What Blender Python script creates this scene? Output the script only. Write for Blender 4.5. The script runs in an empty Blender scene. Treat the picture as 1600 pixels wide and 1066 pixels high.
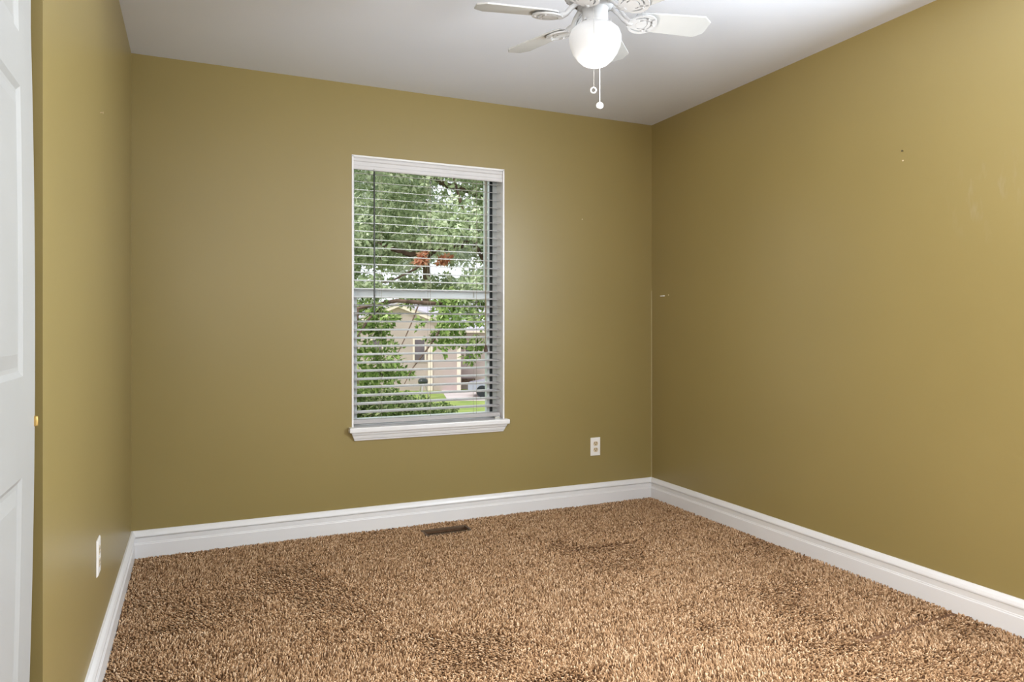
import bpy, bmesh, math, random
import numpy as np
from mathutils import Vector, Matrix
from math import sin, cos, pi, radians, tan, atan
random.seed(7); rng = np.random.default_rng(11)
C = bpy.context.scene.collection
S = bpy.context.scene

# ------------------------------------------------------------------ camera
F = 1107.0; YAW = 24.1; EYE = 1.117; HZ = 510.0
cam_d = bpy.data.cameras.new('camera'); cam = bpy.data.objects.new('camera', cam_d); C.objects.link(cam)
cam_d.sensor_width = 36; cam_d.lens = F/1600*36; cam_d.shift_y = -(533-HZ)/1600; cam_d.clip_start = .02; cam_d.clip_end = 400
cam.location = (0, 0, EYE); cam.rotation_euler = (pi/2, 0, radians(-YAW)); S.camera = cam
SN, CS = sin(radians(YAW)), cos(radians(YAW))
def at(px, py, z):            # a point at view depth z
    lat = (px-800)/F*z
    return Vector((SN*z+CS*lat, CS*z-SN*lat, EYE-(py-HZ)/F*z))
def on_floor(px, py, h=0.0):
    z = F*(EYE-h)/(py-HZ); return at(px, py, z)

# ------------------------------------------------------------------ world, lights, exposure
S.view_settings.view_transform = 'Standard'; S.view_settings.look = 'None'
S.view_settings.exposure = 0.0; S.view_settings.gamma = 1; S.view_settings.use_curve_mapping = False
w = bpy.data.worlds.new('world'); S.world = w; w.use_nodes = True
nt = w.node_tree; nt.nodes.clear()
bg = nt.nodes.new('ShaderNodeBackground'); out = nt.nodes.new('ShaderNodeOutputWorld')
tc = nt.nodes.new('ShaderNodeTexCoord'); sp = nt.nodes.new('ShaderNodeSeparateXYZ'); rp = nt.nodes.new('ShaderNodeValToRGB')
rp.color_ramp.elements[0].position = .0; rp.color_ramp.elements[0].color = (.93, .93, 1, 1)
rp.color_ramp.elements[1].position = .8; rp.color_ramp.elements[1].color = (.80, .88, 1, 1)
nt.links.new(tc.outputs['Generated'], sp.inputs[0]); nt.links.new(sp.outputs['Z'], rp.inputs[0])
nt.links.new(rp.outputs[0], bg.inputs[0]); nt.links.new(bg.outputs[0], out.inputs[0]); bg.inputs[1].default_value = 1.5

def lamp(name, kind, loc, energy, color=(1, 1, 1), rot=(0, 0, 0), size=None, radius=None):
    d = bpy.data.lights.new(name, kind); d.energy = energy; d.color = color
    if size: d.shape = 'RECTANGLE'; d.size, d.size_y = size
    if radius is not None: d.shadow_soft_size = radius
    o = bpy.data.objects.new(name, d); o.location = loc; o.rotation_euler = rot; C.objects.link(o); return o
sun = lamp('sun_light', 'SUN', (0, 0, 8), 2.6, (1, .95, .86), (radians(48), 0, radians(-70)))
sun.data.angle = radians(12)
# weak fill lamp added behind the camera, set in a made-up window
lamp('rear_fill', 'AREA', (1.55, -1.06, 1.55), 4, (1, .985, .97), (radians(100), 0, 0), size=(1.7, 1.25))
# strong fill lamp added out of view on the right, in a made-up window
lamp('side_fill', 'AREA', (2.68, .88, 1.66), 124, (.85, .94, 1), (radians(90), 0, radians(90)), size=(.9, .95))
# fill lamp added out of view on the left, in a doorway made for it
lamp('left_fill', 'AREA', (-.27, .31, 1.52), 102, (1, .985, .95), (radians(92), 0, radians(-90)), size=(.74, .9))
# the lamp of the ceiling fan (its bulb sits in the glass bowl)
FAN = (1.2135, 2.036)
# unseen fill lamp added outside above the window, aimed in through the blind
lamp('outside_fill', 'AREA', (1.5, 5.6, 3.7), 170, (.97, .99, 1), (radians(-48), 0, 0), size=(2.6, 1.4))

# ------------------------------------------------------------------ helpers
def mat(name, color, rough=.6, spec=.5, metal=0, fn=None):
    m = bpy.data.materials.new(name); m.use_nodes = True
    b = m.node_tree.nodes['Principled BSDF']
    b.inputs['Base Color'].default_value = (*color, 1); b.inputs['Roughness'].default_value = rough
    b.inputs['Specular IOR Level'].default_value = spec; b.inputs['Metallic'].default_value = metal
    if fn: fn(m.node_tree, b)
    return m
def srgb(r, g, b):
    f = lambda c: ((c/255+.055)/1.055)**2.4 if c > 10 else c/255/12.92
    return (f(r), f(g), f(b))
def noise(nt, scale, detail=2, rough=.5, coord='Object', stretch=None):
    t = nt.nodes.new('ShaderNodeTexCoord'); n = nt.nodes.new('ShaderNodeTexNoise')
    n.inputs['Scale'].default_value = scale; n.inputs['Detail'].default_value = detail; n.inputs['Roughness'].default_value = rough
    if stretch:
        mp = nt.nodes.new('ShaderNodeMapping'); mp.inputs['Scale'].default_value = stretch
        nt.links.new(t.outputs[coord], mp.inputs[0]); nt.links.new(mp.outputs[0], n.inputs['Vector'])
    else: nt.links.new(t.outputs[coord], n.inputs['Vector'])
    return n
def ramp(nt, src, a, b, p0=.3, p1=.7):
    r = nt.nodes.new('ShaderNodeValToRGB'); r.color_ramp.elements[0].position = p0; r.color_ramp.elements[1].position = p1
    r.color_ramp.elements[0].color = (*a, 1); r.color_ramp.elements[1].color = (*b, 1)
    nt.links.new(src, r.inputs[0]); return r
def bump(nt, b, src, strength, dist):
    n = nt.nodes.new('ShaderNodeBump'); n.inputs['Strength'].default_value = strength; n.inputs['Distance'].default_value = dist
    nt.links.new(src, n.inputs['Height']); nt.links.new(n.outputs[0], b.inputs['Normal'])
def vary(scale, a, b_, p0=.3, p1=.7, bs=None):
    def fn(nt, b):
        n = noise(nt, scale, 3); r = ramp(nt, n.outputs['Fac'], a, b_, p0, p1); nt.links.new(r.outputs[0], b.inputs['Base Color'])
        if bs: n2 = noise(nt, bs[0], 2); bump(nt, b, n2.outputs['Fac'], bs[1], bs[2])
    return fn
def sc(c, k): return tuple(x*k for x in c)

WALL = (.272, .207, .076)
M = {}
M['wall'] = mat('olive_wall_paint', WALL, .37, .5, fn=vary(1.3, sc(WALL, .97), sc(WALL, 1.03), bs=(260, .10, .0015)))
def scuffed(nt, b):
    n = noise(nt, 1.3, 3); r = ramp(nt, n.outputs['Fac'], sc(WALL, .97), sc(WALL, 1.03))
    # faint rubbed streaks where something was wiped off the paint
    t = nt.nodes.new('ShaderNodeTexCoord'); mp = nt.nodes.new('ShaderNodeVectorMath'); mp.operation = 'DISTANCE'
    p = P_SCUFF; mp.inputs[1].default_value = p; nt.links.new(t.outputs['Object'], mp.inputs[0])
    fall = nt.nodes.new('ShaderNodeMapRange'); fall.inputs['From Min'].default_value = .20; fall.inputs['From Max'].default_value = .02
    nt.links.new(mp.outputs['Value'], fall.inputs['Value'])
    s = noise(nt, 9, 3, .6, stretch=(1, 2.6, .7)); rs = ramp(nt, s.outputs['Fac'], (0, 0, 0), (1, 1, 1), .55, .68)
    mu = nt.nodes.new('ShaderNodeMath'); mu.operation = 'MULTIPLY'; nt.links.new(fall.outputs[0], mu.inputs[0]); nt.links.new(rs.outputs[0], mu.inputs[1])
    m2 = nt.nodes.new('ShaderNodeMath'); m2.operation = 'MULTIPLY'; m2.inputs[1].default_value = .55; nt.links.new(mu.outputs[0], m2.inputs[0])
    mx = nt.nodes.new('ShaderNodeMix'); mx.data_type = 'RGBA'; nt.links.new(m2.outputs[0], mx.inputs['Factor'])
    nt.links.new(r.outputs[0], mx.inputs['A']); mx.inputs['B'].default_value = (.34, .275, .16, 1)
    nt.links.new(mx.outputs['Result'], b.inputs['Base Color'])
    n2 = noise(nt, 260, 2); bump(nt, b, n2.outputs['Fac'], .10, .0015)
XR_ = 2.744
P_SCUFF = (XR_, 1.72, 1.62)
M['wall_r'] = mat('olive_wall_paint_rubbed', WALL, .37, .5, fn=scuffed)
M['ceil'] = mat('ceiling_paint', (.755, .785, .87), .9, .2, fn=vary(2, (.745, .775, .86), (.765, .795, .88), bs=(120, .12, .002)))
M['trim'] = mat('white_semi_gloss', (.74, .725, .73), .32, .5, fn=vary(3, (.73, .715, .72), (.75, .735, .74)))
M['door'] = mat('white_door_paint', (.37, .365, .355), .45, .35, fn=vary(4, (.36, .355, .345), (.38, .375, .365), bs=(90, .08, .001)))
M['vinyl'] = mat('white_vinyl', (.50, .53, .54), .35, .5, fn=vary(5, (.49, .52, .53), (.51, .54, .55)))
M['blind'] = mat('white_blind', (.42, .40, .40), .45, .3, fn=vary(6, (.41, .39, .39), (.43, .41, .41)))
M['valance'] = mat('white_valance', (.60, .58, .585), .4, .5, fn=vary(6, (.59, .57, .575), (.61, .59, .595)))
M['dark'] = mat('dark_rubber', (.012, .016, .018), .7, fn=vary(30, (.010, .014, .016), (.016, .02, .022)))
M['wand'] = mat('smoky_wand', (.03, .035, .03), .25, fn=vary(30, (.028, .033, .028), (.035, .04, .034)))
M['cord'] = mat('tan_cord', (.25, .20, .11), .8, fn=vary(200, (.2, .15, .08), (.3, .24, .14)))
M['cordw'] = mat('ladder_string', (.30, .26, .2), .8, fn=vary(200, (.26, .22, .17), (.34, .3, .23)))
M['tassel'] = mat('brown_tassel', (.07, .03, .015), .5, fn=vary(60, (.05, .022, .012), (.09, .04, .02)))
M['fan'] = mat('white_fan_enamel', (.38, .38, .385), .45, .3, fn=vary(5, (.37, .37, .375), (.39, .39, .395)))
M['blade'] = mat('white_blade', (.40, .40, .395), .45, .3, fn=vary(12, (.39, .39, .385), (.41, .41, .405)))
M['steel'] = mat('pull_chain_metal', (.5, .49, .46), .35, .5, .8, fn=vary(200, (.45, .44, .42), (.55, .54, .5)))
M['whitecord'] = mat('white_pull_cord', (.66, .66, .65), .5, fn=vary(200, (.64, .64, .63), (.68, .68, .67)))
M['brass'] = mat('brass', (.72, .5, .18), .3, .5, .9, fn=vary(80, (.65, .44, .15), (.78, .55, .22)))
M['plate'] = mat('white_plastic_plate', (.80, .77, .74), .35, fn=vary(30, (.79, .76, .73), (.81, .78, .75)))
M['ivory'] = mat('almond_receptacle', (.62, .5, .33), .4, fn=vary(60, (.6, .48, .31), (.64, .52, .35)))
M['slot'] = mat('socket_slot', (.05, .035, .02), .6, fn=vary(60, (.04, .03, .018), (.06, .04, .022)))
M['register'] = mat('brown_register_enamel', (.12, .075, .045), .6, .2, 0, fn=vary(40, (.11, .068, .04), (.13, .082, .05)))
M['duct'] = mat('duct_shadow_metal', (.03, .022, .015), .6, fn=vary(40, (.025, .018, .012), (.035, .026, .018)))
def bowl_fn(nt, b):
    b.inputs['Emission Color'].default_value = (1, .99, .97, 1); b.inputs['Emission Strength'].default_value = .36
    b.inputs['Subsurface Weight'].default_value = .0
    n = noise(nt, 8, 2); r = ramp(nt, n.outputs['Fac'], (.30, .30, .31), (.33, .33, .34)); nt.links.new(r.outputs[0], b.inputs['Base Color'])
M['bowl'] = mat('frosted_glass_bowl', (.82, .82, .82), .3, .5, fn=bowl_fn)
def glass_mat():
    m = bpy.data.materials.new('window_glass'); m.use_nodes = True; nt = m.node_tree; nt.nodes.clear()
    o = nt.nodes.new('ShaderNodeOutputMaterial'); t = nt.nodes.new('ShaderNodeBsdfTransparent'); g = nt.nodes.new('ShaderNodeBsdfGlossy')
    mx = nt.nodes.new('ShaderNodeMixShader'); lw = nt.nodes.new('ShaderNodeFresnel'); lw.inputs['IOR'].default_value = 1.06
    g.inputs['Roughness'].default_value = .02; t.inputs['Color'].default_value = (.96, .98, .97, 1)
    nt.links.new(lw.outputs[0], mx.inputs[0]); nt.links.new(t.outputs[0], mx.inputs[1]); nt.links.new(g.outputs[0], mx.inputs[2]); nt.links.new(mx.outputs[0], o.inputs[0])
    return m
M['glass'] = glass_mat()
def carpet_fn(nt, b):
    g = nt.nodes.new('ShaderNodeNewGeometry')
    r = nt.nodes.new('ShaderNodeValToRGB'); e = r.color_ramp.elements
    e[0].position = 0; e[0].color = (*CARP[0], 1); e[1].position = 1; e[1].color = (*CARP[3], 1)
    x = e.new(.35); x.color = (*CARP[1], 1); x = e.new(.75); x.color = (*CARP[2], 1)
    nt.links.new(g.outputs['Random Per Island'], r.inputs[0]); nt.links.new(r.outputs[0], b.inputs['Base Color'])
CARP = [(.11, .052, .022), (.365, .212, .112), (.51, .32, .18), (.75, .54, .36)]
M['pile'] = mat('shag_carpet_yarn', CARP[1], .9, .15, fn=carpet_fn)
M['backing'] = mat('carpet_backing', (.16, .09, .05), .95, .1, fn=vary(60, (.13, .07, .04), (.20, .11, .065)))

class MB:
    def __init__(s): s.v = []; s.f = []
    def add(s, vs, fs):
        n = len(s.v); s.v += [tuple(v) for v in vs]; s.f += [tuple(i+n for i in f) for f in fs]; return s
    def box(s, a, b):
        x0, y0, z0 = a; x1, y1, z1 = b
        vs = [(x, y, z) for x in (x0, x1) for y in (y0, y1) for z in (z0, z1)]
        return s.add(vs, [(0, 1, 3, 2), (4, 6, 7, 5), (0, 4, 5, 1), (2, 3, 7, 6), (0, 2, 6, 4), (1, 5, 7, 3)])
    def tube(s, pts, r, n=8, caps=True):
        pts = [Vector(p) for p in pts]; k = len(pts); rs = r if isinstance(r, (list, tuple)) else [r]*k
        vs = []; fs = []; up = None
        for i, p in enumerate(pts):
            d = (pts[min(i+1, k-1)]-pts[max(i-1, 0)]).normalized()
            a = Vector((0, 0, 1)) if abs(d.z) < .9 else Vector((1, 0, 0))
            if up is not None: a = up
            u = (a-d*a.dot(d)).normalized(); up = u; v = d.cross(u)
            for j in range(n):
                t = 2*pi*j/n; vs.append(p+(u*cos(t)+v*sin(t))*rs[i])
        for i in range(k-1):
            for j in range(n): fs.append((i*n+j, i*n+(j+1) % n, (i+1)*n+(j+1) % n, (i+1)*n+j))
        if caps: fs.append(tuple(reversed(range(n)))); fs.append(tuple((k-1)*n+j for j in range(n)))
        return s.add(vs, fs)
    def lathe(s, prof, c, n=40, flute=None):
        vs = []; fs = []; k = len(prof)
        for i, (r, z) in enumerate(prof):
            for j in range(n):
                t = 2*pi*j/n; rr = r*(1+(flute[i]*(1 if j % 2 else -1) if flute else 0)) if r > 0 else 0
                vs.append((c[0]+max(rr, 1e-4)*cos(t), c[1]+max(rr, 1e-4)*sin(t), c[2]+z))
        for i in range(k-1):
            for j in range(n): fs.append((i*n+j, i*n+(j+1) % n, (i+1)*n+(j+1) % n, (i+1)*n+j))
        fs.append(tuple(reversed(range(n)))); fs.append(tuple((k-1)*n+j for j in range(n)))
        return s.add(vs, fs)
    def prism(s, poly, z0, z1, mtx=None):
        n = len(poly); vs = [Vector((x, y, z0)) for x, y in poly]+[Vector((x, y, z1)) for x, y in poly]
        if mtx: vs = [mtx @ v for v in vs]
        return s.add(vs, [tuple(reversed(range(n))), tuple(range(n, 2*n))]+[(i, (i+1) % n, n+(i+1) % n, n+i) for i in range(n)])
    def sphere(s, c, r, n=14, sz=1):
        prof = [(r*sin(pi*i/10), -r*sz*cos(pi*i/10)) for i in range(11)]; return s.lathe(prof, c, n)
    def extr(s, prof, p0, p1, out):       # sweep a (depth, height) profile from p0 to p1; out = unit vector into the room
        p0, p1, out = Vector(p0), Vector(p1), Vector(out); n = len(prof)
        vs = [p0+out*d+Vector((0, 0, h)) for d, h in prof]+[p1+out*d+Vector((0, 0, h)) for d, h in prof]
        return s.add(vs, [tuple(range(n)), tuple(reversed(range(n, 2*n)))]+[(i, n+i, n+(i+1) % n, (i+1) % n) for i in range(n)])
def build(name, mb, m, parent=None, smooth=False, bevel=0, loc=None):
    me = bpy.data.meshes.new(name); vs = mb.v
    if loc: vs = [(x-loc[0], y-loc[1], z-loc[2]) for x, y, z in vs]
    me.from_pydata(vs, [], mb.f); me.materials.append(m)
    bm = bmesh.new(); bm.from_mesh(me); bmesh.ops.recalc_face_normals(bm, faces=bm.faces)
    if bevel: bmesh.ops.bevel(bm, geom=bm.edges[:], offset=bevel, segments=2, affect='EDGES', profile=.7)
    bm.to_mesh(me); bm.free()
    if smooth: me.shade_smooth(); me.set_sharp_from_angle(angle=radians(38))
    o = bpy.data.objects.new(name, me); C.objects.link(o)
    if loc: o.location = loc
    if parent:
        o.parent = parent
        if not loc: o.matrix_parent_inverse = Matrix.Translation(parent.location).inverted()
    return o
def tag(o, label, cat, group=None, kind=None):
    o['label'] = label; o['category'] = cat
    if group: o['group'] = group
    if kind: o['kind'] = kind
    return o
def thing(name, loc, label, cat, group=None):
    o = bpy.data.objects.new(name, None); o.location = loc; o.empty_display_size = .1; C.objects.link(o); return tag(o, label, cat, group)
def struct(o, label, cat):
    return tag(o, label, cat, kind='structure')

# ------------------------------------------------------------------ room shell
XL, XR, YB, YF, ZC = -.282, 2.744, 3.883, -1.10, 2.44
YE = 1.70                       # where the left wall ends at the closet opening
WX0, WX1, WZ0, WZ1 = .784, 1.683, .560, 2.050    # window opening
T = .20
b = MB(); h0, h1, h2, h3 = 1.130, 3.644, 1.390, 3.750
for a in ((XL-1.0, YF-T, XR+T, h1), (XL-1.0, h3, XR+T, YB+T), (XL-1.0, h1, h0, h3), (h2, h1, XR+T, h3)): b.box((a[0], a[1], -.25), (a[2], a[3], -.013))
o = build('floor', b, M['backing']); struct(o, 'brown carpet backing covering the whole bedroom floor', 'floor')
REG = (1.128, 3.642, 1.392, 3.752)     # floor register hole
b = MB().box((XL-1.0, YF-T, ZC), (XR+T, YB+T, ZC+.15))
struct(build('ceiling', b, M['ceil']), 'flat pale grey painted ceiling carrying the fan', 'ceiling')
b = MB()
b.box((XL-T, YB, -.2), (WX0, YB+T, ZC)); b.box((WX1, YB, -.2), (XR+T, YB+T, ZC))
b.box((WX0, YB, -.2), (WX1, YB+T, WZ0-.02)); b.box((WX0, YB, WZ1), (WX1, YB+T, ZC))
struct(build('wall_back', b, M['wall']), 'olive painted wall that holds the window', 'wall')
b = MB().box((XR, 1.35, -.2), (XR+T, YB, ZC)).box((XR, YF, -.2), (XR+T, .15, ZC)).box((XR, .15, -.2), (XR+T, 1.35, 1.20)).box((XR, .15, 2.24), (XR+T, 1.35, ZC))
struct(build('wall_right', b, M['wall_r']), 'long olive wall on the right with rubbed streaks and a nail', 'wall')
b = MB()
b.box((XL-.12, YE, -.2), (XL, YB, ZC)); b.box((XL-.12, .735, -.2), (XL, .835, ZC)); b.box((XL-.12, YF, -.2), (XL, -.10, ZC)); b.box((XL-.12, -.10, 2.07), (XL, .735, ZC))
b.box((XL-.95, YE, -.2), (XL-.12, YE+.1, ZC)); b.box((XL-.12, .835, 2.06), (XL, YE, ZC)); b.box((XL-.95, .735, -.2), (XL-.12, .835, ZC)); b.box((XL-1.0, .735, -.2), (XL-.95, YE+.1, ZC))
struct(build('wall_left', b, M['wall']), 'narrow olive wall on the left ending beside the white panelled door', 'wall')
b = MB()
b.box((XL-.12, YF-T, -.2), (.70, YF, ZC)); b.box((2.40, YF-T, -.2), (XR+T, YF, ZC))
b.box((.70, YF-T, -.2), (2.40, YF, .825)); b.box((.70, YF-T, 2.075), (2.40, YF, ZC))
struct(build('wall_front', b, M['wall']), 'olive wall behind the photographer with an opening for the added window', 'wall')

BP = [(0, -.013), (.017, -.013), (.017, .058), (.0145, .062), (.0145, .065), (.0125, .068), (.0125, .090), (.0075, .0935), (.0185, .0955), (.0185, .101), (.014, .112), (.006, .1235), (0, .1245)]
b = MB().extr(BP, (XL, YB, 0), (XR, YB, 0), (0, -1, 0)); struct(build('baseboard_back', b, M['trim']), 'white moulded baseboard under the window wall', 'baseboard')
b = MB().extr(BP, (XR, YF, 0), (XR, YB, 0), (-1, 0, 0)); struct(build('baseboard_right', b, M['trim']), 'white moulded baseboard along the right wall', 'baseboard')
b = MB().extr(BP, (XL, YE, 0), (XL, YB, 0), (1, 0, 0)); struct(build('baseboard_left', b, M['trim']), 'white moulded baseboard along the left wall', 'baseboard')
b = MB().extr(BP, (XL, YF, 0), (XR, YF, 0), (0, 1, 0)); struct(build('baseboard_front', b, M['trim']), 'white moulded baseboard behind the photographer', 'baseboard')
# paint caulk bead in the right-hand corner
b = MB().tube([(XR-.0015, YB-.0015, .125), (XR-.0015, YB-.0015, 1.35)], .0022, 6)
struct(build('trim_1', b, mat('caulk', (.42, .35, .2), .6, fn=vary(30, (.40, .33, .19), (.44, .37, .21)))), 'thin caulk bead in the corner of the olive walls', 'trim')

# ------------------------------------------------------------------ window
win = thing('window_1', (WX0, YB, WZ0), 'white double-hung window in the olive back wall', 'window'); win['kind'] = 'structure'
JD = .095                     # jamb depth before the vinyl frame
b = MB()      # white jamb liner
b.box((WX0-.004, YB-.002, WZ0), (WX0+.006, YB+.18, WZ1)); b.box((WX1-.006, YB-.002, WZ0), (WX1+.004, YB+.18, WZ1)); b.box((WX0-.004, YB-.002, WZ1-.006), (WX1+.004, YB+.18, WZ1+.004))
build('jamb', b, M['trim'], win, bevel=.0012)
ZM0, ZM1 = 1.279, 1.327       # meeting rail
y0 = YB+JD
b = MB()      # outer vinyl frame
fr = .028
b.box((WX0+.006, y0, WZ0-.01), (WX0+fr, y0+.085, WZ1)); b.box((WX1-fr-.004, y0, WZ0-.01), (WX1-.006, y0+.085, WZ1))
b.box((WX0+.006, y0, WZ1-.020), (WX1-.006, y0+.085, WZ1-.006)); b.box((WX0+.006, y0, WZ0-.02), (WX1-.006, y0+.085, WZ0+.02))
build('window_frame', b, M['vinyl'], win, bevel=.0015)
b = MB()      # dark weatherstrip tracks between frame and sashes
b.box((WX1-fr-.021, y0+.006, WZ0+.02), (WX1-fr-.004, y0+.012, WZ1-.02))
build('weather_strip', b, M['dark'], win)
def sash(name, x0, x1, z0, z1, y, th, st, bot, top):
    b = MB(); b.box((x0, y, z0), (x0+st, y+th, z1)); b.box((x1-st, y, z0), (x1, y+th, z1))
    b.box((x0+st, y, z0), (x1-st, y+th, z0+bot)); b.box((x0+st, y, z1-top), (x1-st, y+th, z1))
    s = build(name, b, M['vinyl'], win, bevel=.0015)
    g = MB().box((x0+st-.003, y+th*.5-.002, z0+bot-.003), (x1-st+.003, y+th*.5+.002, z1-top+.003))
    p = build('pane', g, M['glass']); p.parent = s
    return s
sx0, sx1 = WX0+fr-.004, WX1-fr-.021
sash('upper_sash', sx0, sx1, 1.285, WZ1-.016, y0+.045, .03, .014, .03, .016)
ls = sash('lower_sash', sx0, sx1+.005, WZ0+.018, ZM1, y0+.010, .033, .022, .020, ZM1-ZM0)
b = MB().box((WX0-.022, YB-.040, .538), (WX1+.024, YB+JD+.01, .566)); build('sill', b, M['trim'], win, bevel=.006)
# apron: crown-like moulding with sloping ends
pr = [(.0, .492), (.010, .492), (.012, .500), (.016, .503), (.020, .515), (.021, .520), (.026, .524), (.030, .5375), (0, .5375)]
vs = []; n = len(pr)
for sgn, xe in ((-1, WX0-.010), (1, WX1+.012)):
    for d, h in pr: vs.append((xe-sgn*(.5375-h)*.42, YB-d, h))
b = MB().add(vs, [tuple(range(n)), tuple(reversed(range(n, 2*n)))]+[(i, n+i, n+(i+1) % n, (i+1) % n) for i in range(n)])
build('apron', b, M['trim'], win)

# unseen window added behind the camera to house the rear fill lamp
w2 = thing('added_window_rear', (.70, YF, .825), 'plain white window added unseen behind the photographer around a fill lamp', 'window'); w2['kind'] = 'structure'
b = MB()
for a in (((.70, YF-.12, .825), (.74, YF-.05, 2.075)), ((2.36, YF-.12, .825), (2.40, YF-.05, 2.075)), ((.74, YF-.12, .825), (2.36, YF-.05, .865)), ((.74, YF-.12, 2.035), (2.36, YF-.05, 2.075)), ((1.53, YF-.12, .865), (1.57, YF-.05, 2.035))): b.box(*a)
build('window_frame', b, M['vinyl'], w2)
b = MB().box((.735, YF-.088, .86), (2.365, YF-.084, 2.04)); build('pane', b, M['glass'], w2)

w3 = thing('added_window_side', (XR, .15, 1.20), 'high white window added out of view in the right wall around a fill lamp', 'window'); w3['kind'] = 'structure'  # made-up window, framing the side fill lamp
b = MB()
for a in (((XR+.03, .15, 1.20), (XR+.10, .19, 2.24)), ((XR+.03, 1.31, 1.20), (XR+.10, 1.35, 2.24)), ((XR+.03, .19, 1.20), (XR+.10, 1.31, 1.24)), ((XR+.03, .19, 2.20), (XR+.10, 1.31, 2.24))): b.box(*a)
build('window_frame', b, M['vinyl'], w3)
b = MB().box((XR+.06, .185, 1.235), (XR+.064, 1.315, 2.205)); build('pane', b, M['glass'], w3)
# unseen hall wall beyond the doorway added for the left fill lamp
b = MB().box((XL-1.0, -.15, -.2), (XL-.9, .735, ZC)).box((XL-1.0, -.15, -.2), (XL-.12, -.10, ZC))
struct(build('wall_hall', b, M['wall']), 'olive hall wall beyond the doorway added for the left fill lamp', 'wall')

# ------------------------------------------------------------------ window blind
BY = YB+.052
bl = thing('window_blind', (1.233, BY, 1.98), 'white slatted blind with open slats hanging inside the window opening', 'blind')
b = MB()
vp = [(0, 1.978), (.010, 1.978), (.013, 1.984), (.013, 1.998), (.009, 2.002), (.009, 2.020), (.014, 2.025), (.014, 2.036), (.010, 2.044), (0, 2.044)]
b.extr(vp, (WX0+.007, YB+.016, 0), (WX1-.007, YB+.016, 0), (0, -1, 0)); build('valance', b, M['valance'], bl)
b = MB().box((WX0+.009, YB+.027, 2.004), (WX1-.009, YB+.078, 2.040)); build('headrail', b, M['blind'], bl, bevel=.002)
NS = 30; z_top = 1.9665; pitch = .04565
b = MB()
for i in range(NS):
    zc = z_top-i*pitch; tl = radians(9.5)
    pts = []
    for k in range(7):
        t = -1+2*k/6; y = .025*t; crown = .0016*(1-t*t)
        pts.append((BY+y*cos(tl)-crown*sin(tl), zc+y*sin(tl)+crown*cos(tl)))
    ring = pts+[(p[0], p[1]-.0019) for p in reversed(pts)]
    n = len(ring); x0, x1 = WX0+.0085, WX1-.0085
    b.add([(x0, *p) for p in ring]+[(x1, *p) for p in ring], [tuple(range(n)), tuple(reversed(range(n, 2*n)))]+[(k, n+k, n+(k+1) % n, (k+1) % n) for k in range(n)])
build('slats', b, M['blind'], bl)
b = MB().box((WX0+.0085, BY-.026, .5775), (WX1-.0085, BY+.026, .601)); build('bottom_rail', b, M['blind'], bl, bevel=.004)
for x in (WX0+.165, 1.235, WX1-.165):
    b = MB()
    for dy in (-.0265, .0265):
        b.tube([(x, BY+dy, 1.995), (x, BY+dy, .60)], .0009, 5)
    build('ladder_string', b, M['cordw'], bl)
pw = at(585, 300, 3.86); xw = pw.x+.01
b = MB().tube([(xw, YB-.006, 1.972), (xw+.001, YB-.008, 1.178)], .0048, 10); wd = build('tilt_wand', b, M['wand'], bl, smooth=True)
b = MB().tube([(xw, YB+.02, 1.985), (xw, YB+.002, 1.985), (xw, YB-.006, 1.970)], .0016, 6); h = build('hook', b, M['steel']); h.parent = wd
xc = 1.566
b = MB().tube([(xc, YB+.010, 1.98), (xc-.001, YB+.006, 1.5), (xc+.002, YB+.006, 1.0)], .0017, 6).tube([(xc+.007, YB+.010, 1.98), (xc+.006, YB+.008, 1.5), (xc+.003, YB+.006, 1.0)], .0017, 6)
lc = build('lift_cord', b, M['cord'], bl)
b = MB().lathe([(.002, .022), (.006, .018), (.0085, .006), (.012, -.012), (.012, -.018), (.002, -.020)], (xc+.003, YB+.004, .985), 16)
ts = build('tassel', b, M['tassel'], smooth=True); ts.parent = lc; ts['label'] = 'dark brown cord tassel'
b = MB().box((WX1-.055, YB+.004, .5665), (WX1-.02, YB+.016, .578)); build('hold_down_bracket', b, M['steel'], bl, bevel=.001)

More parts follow.
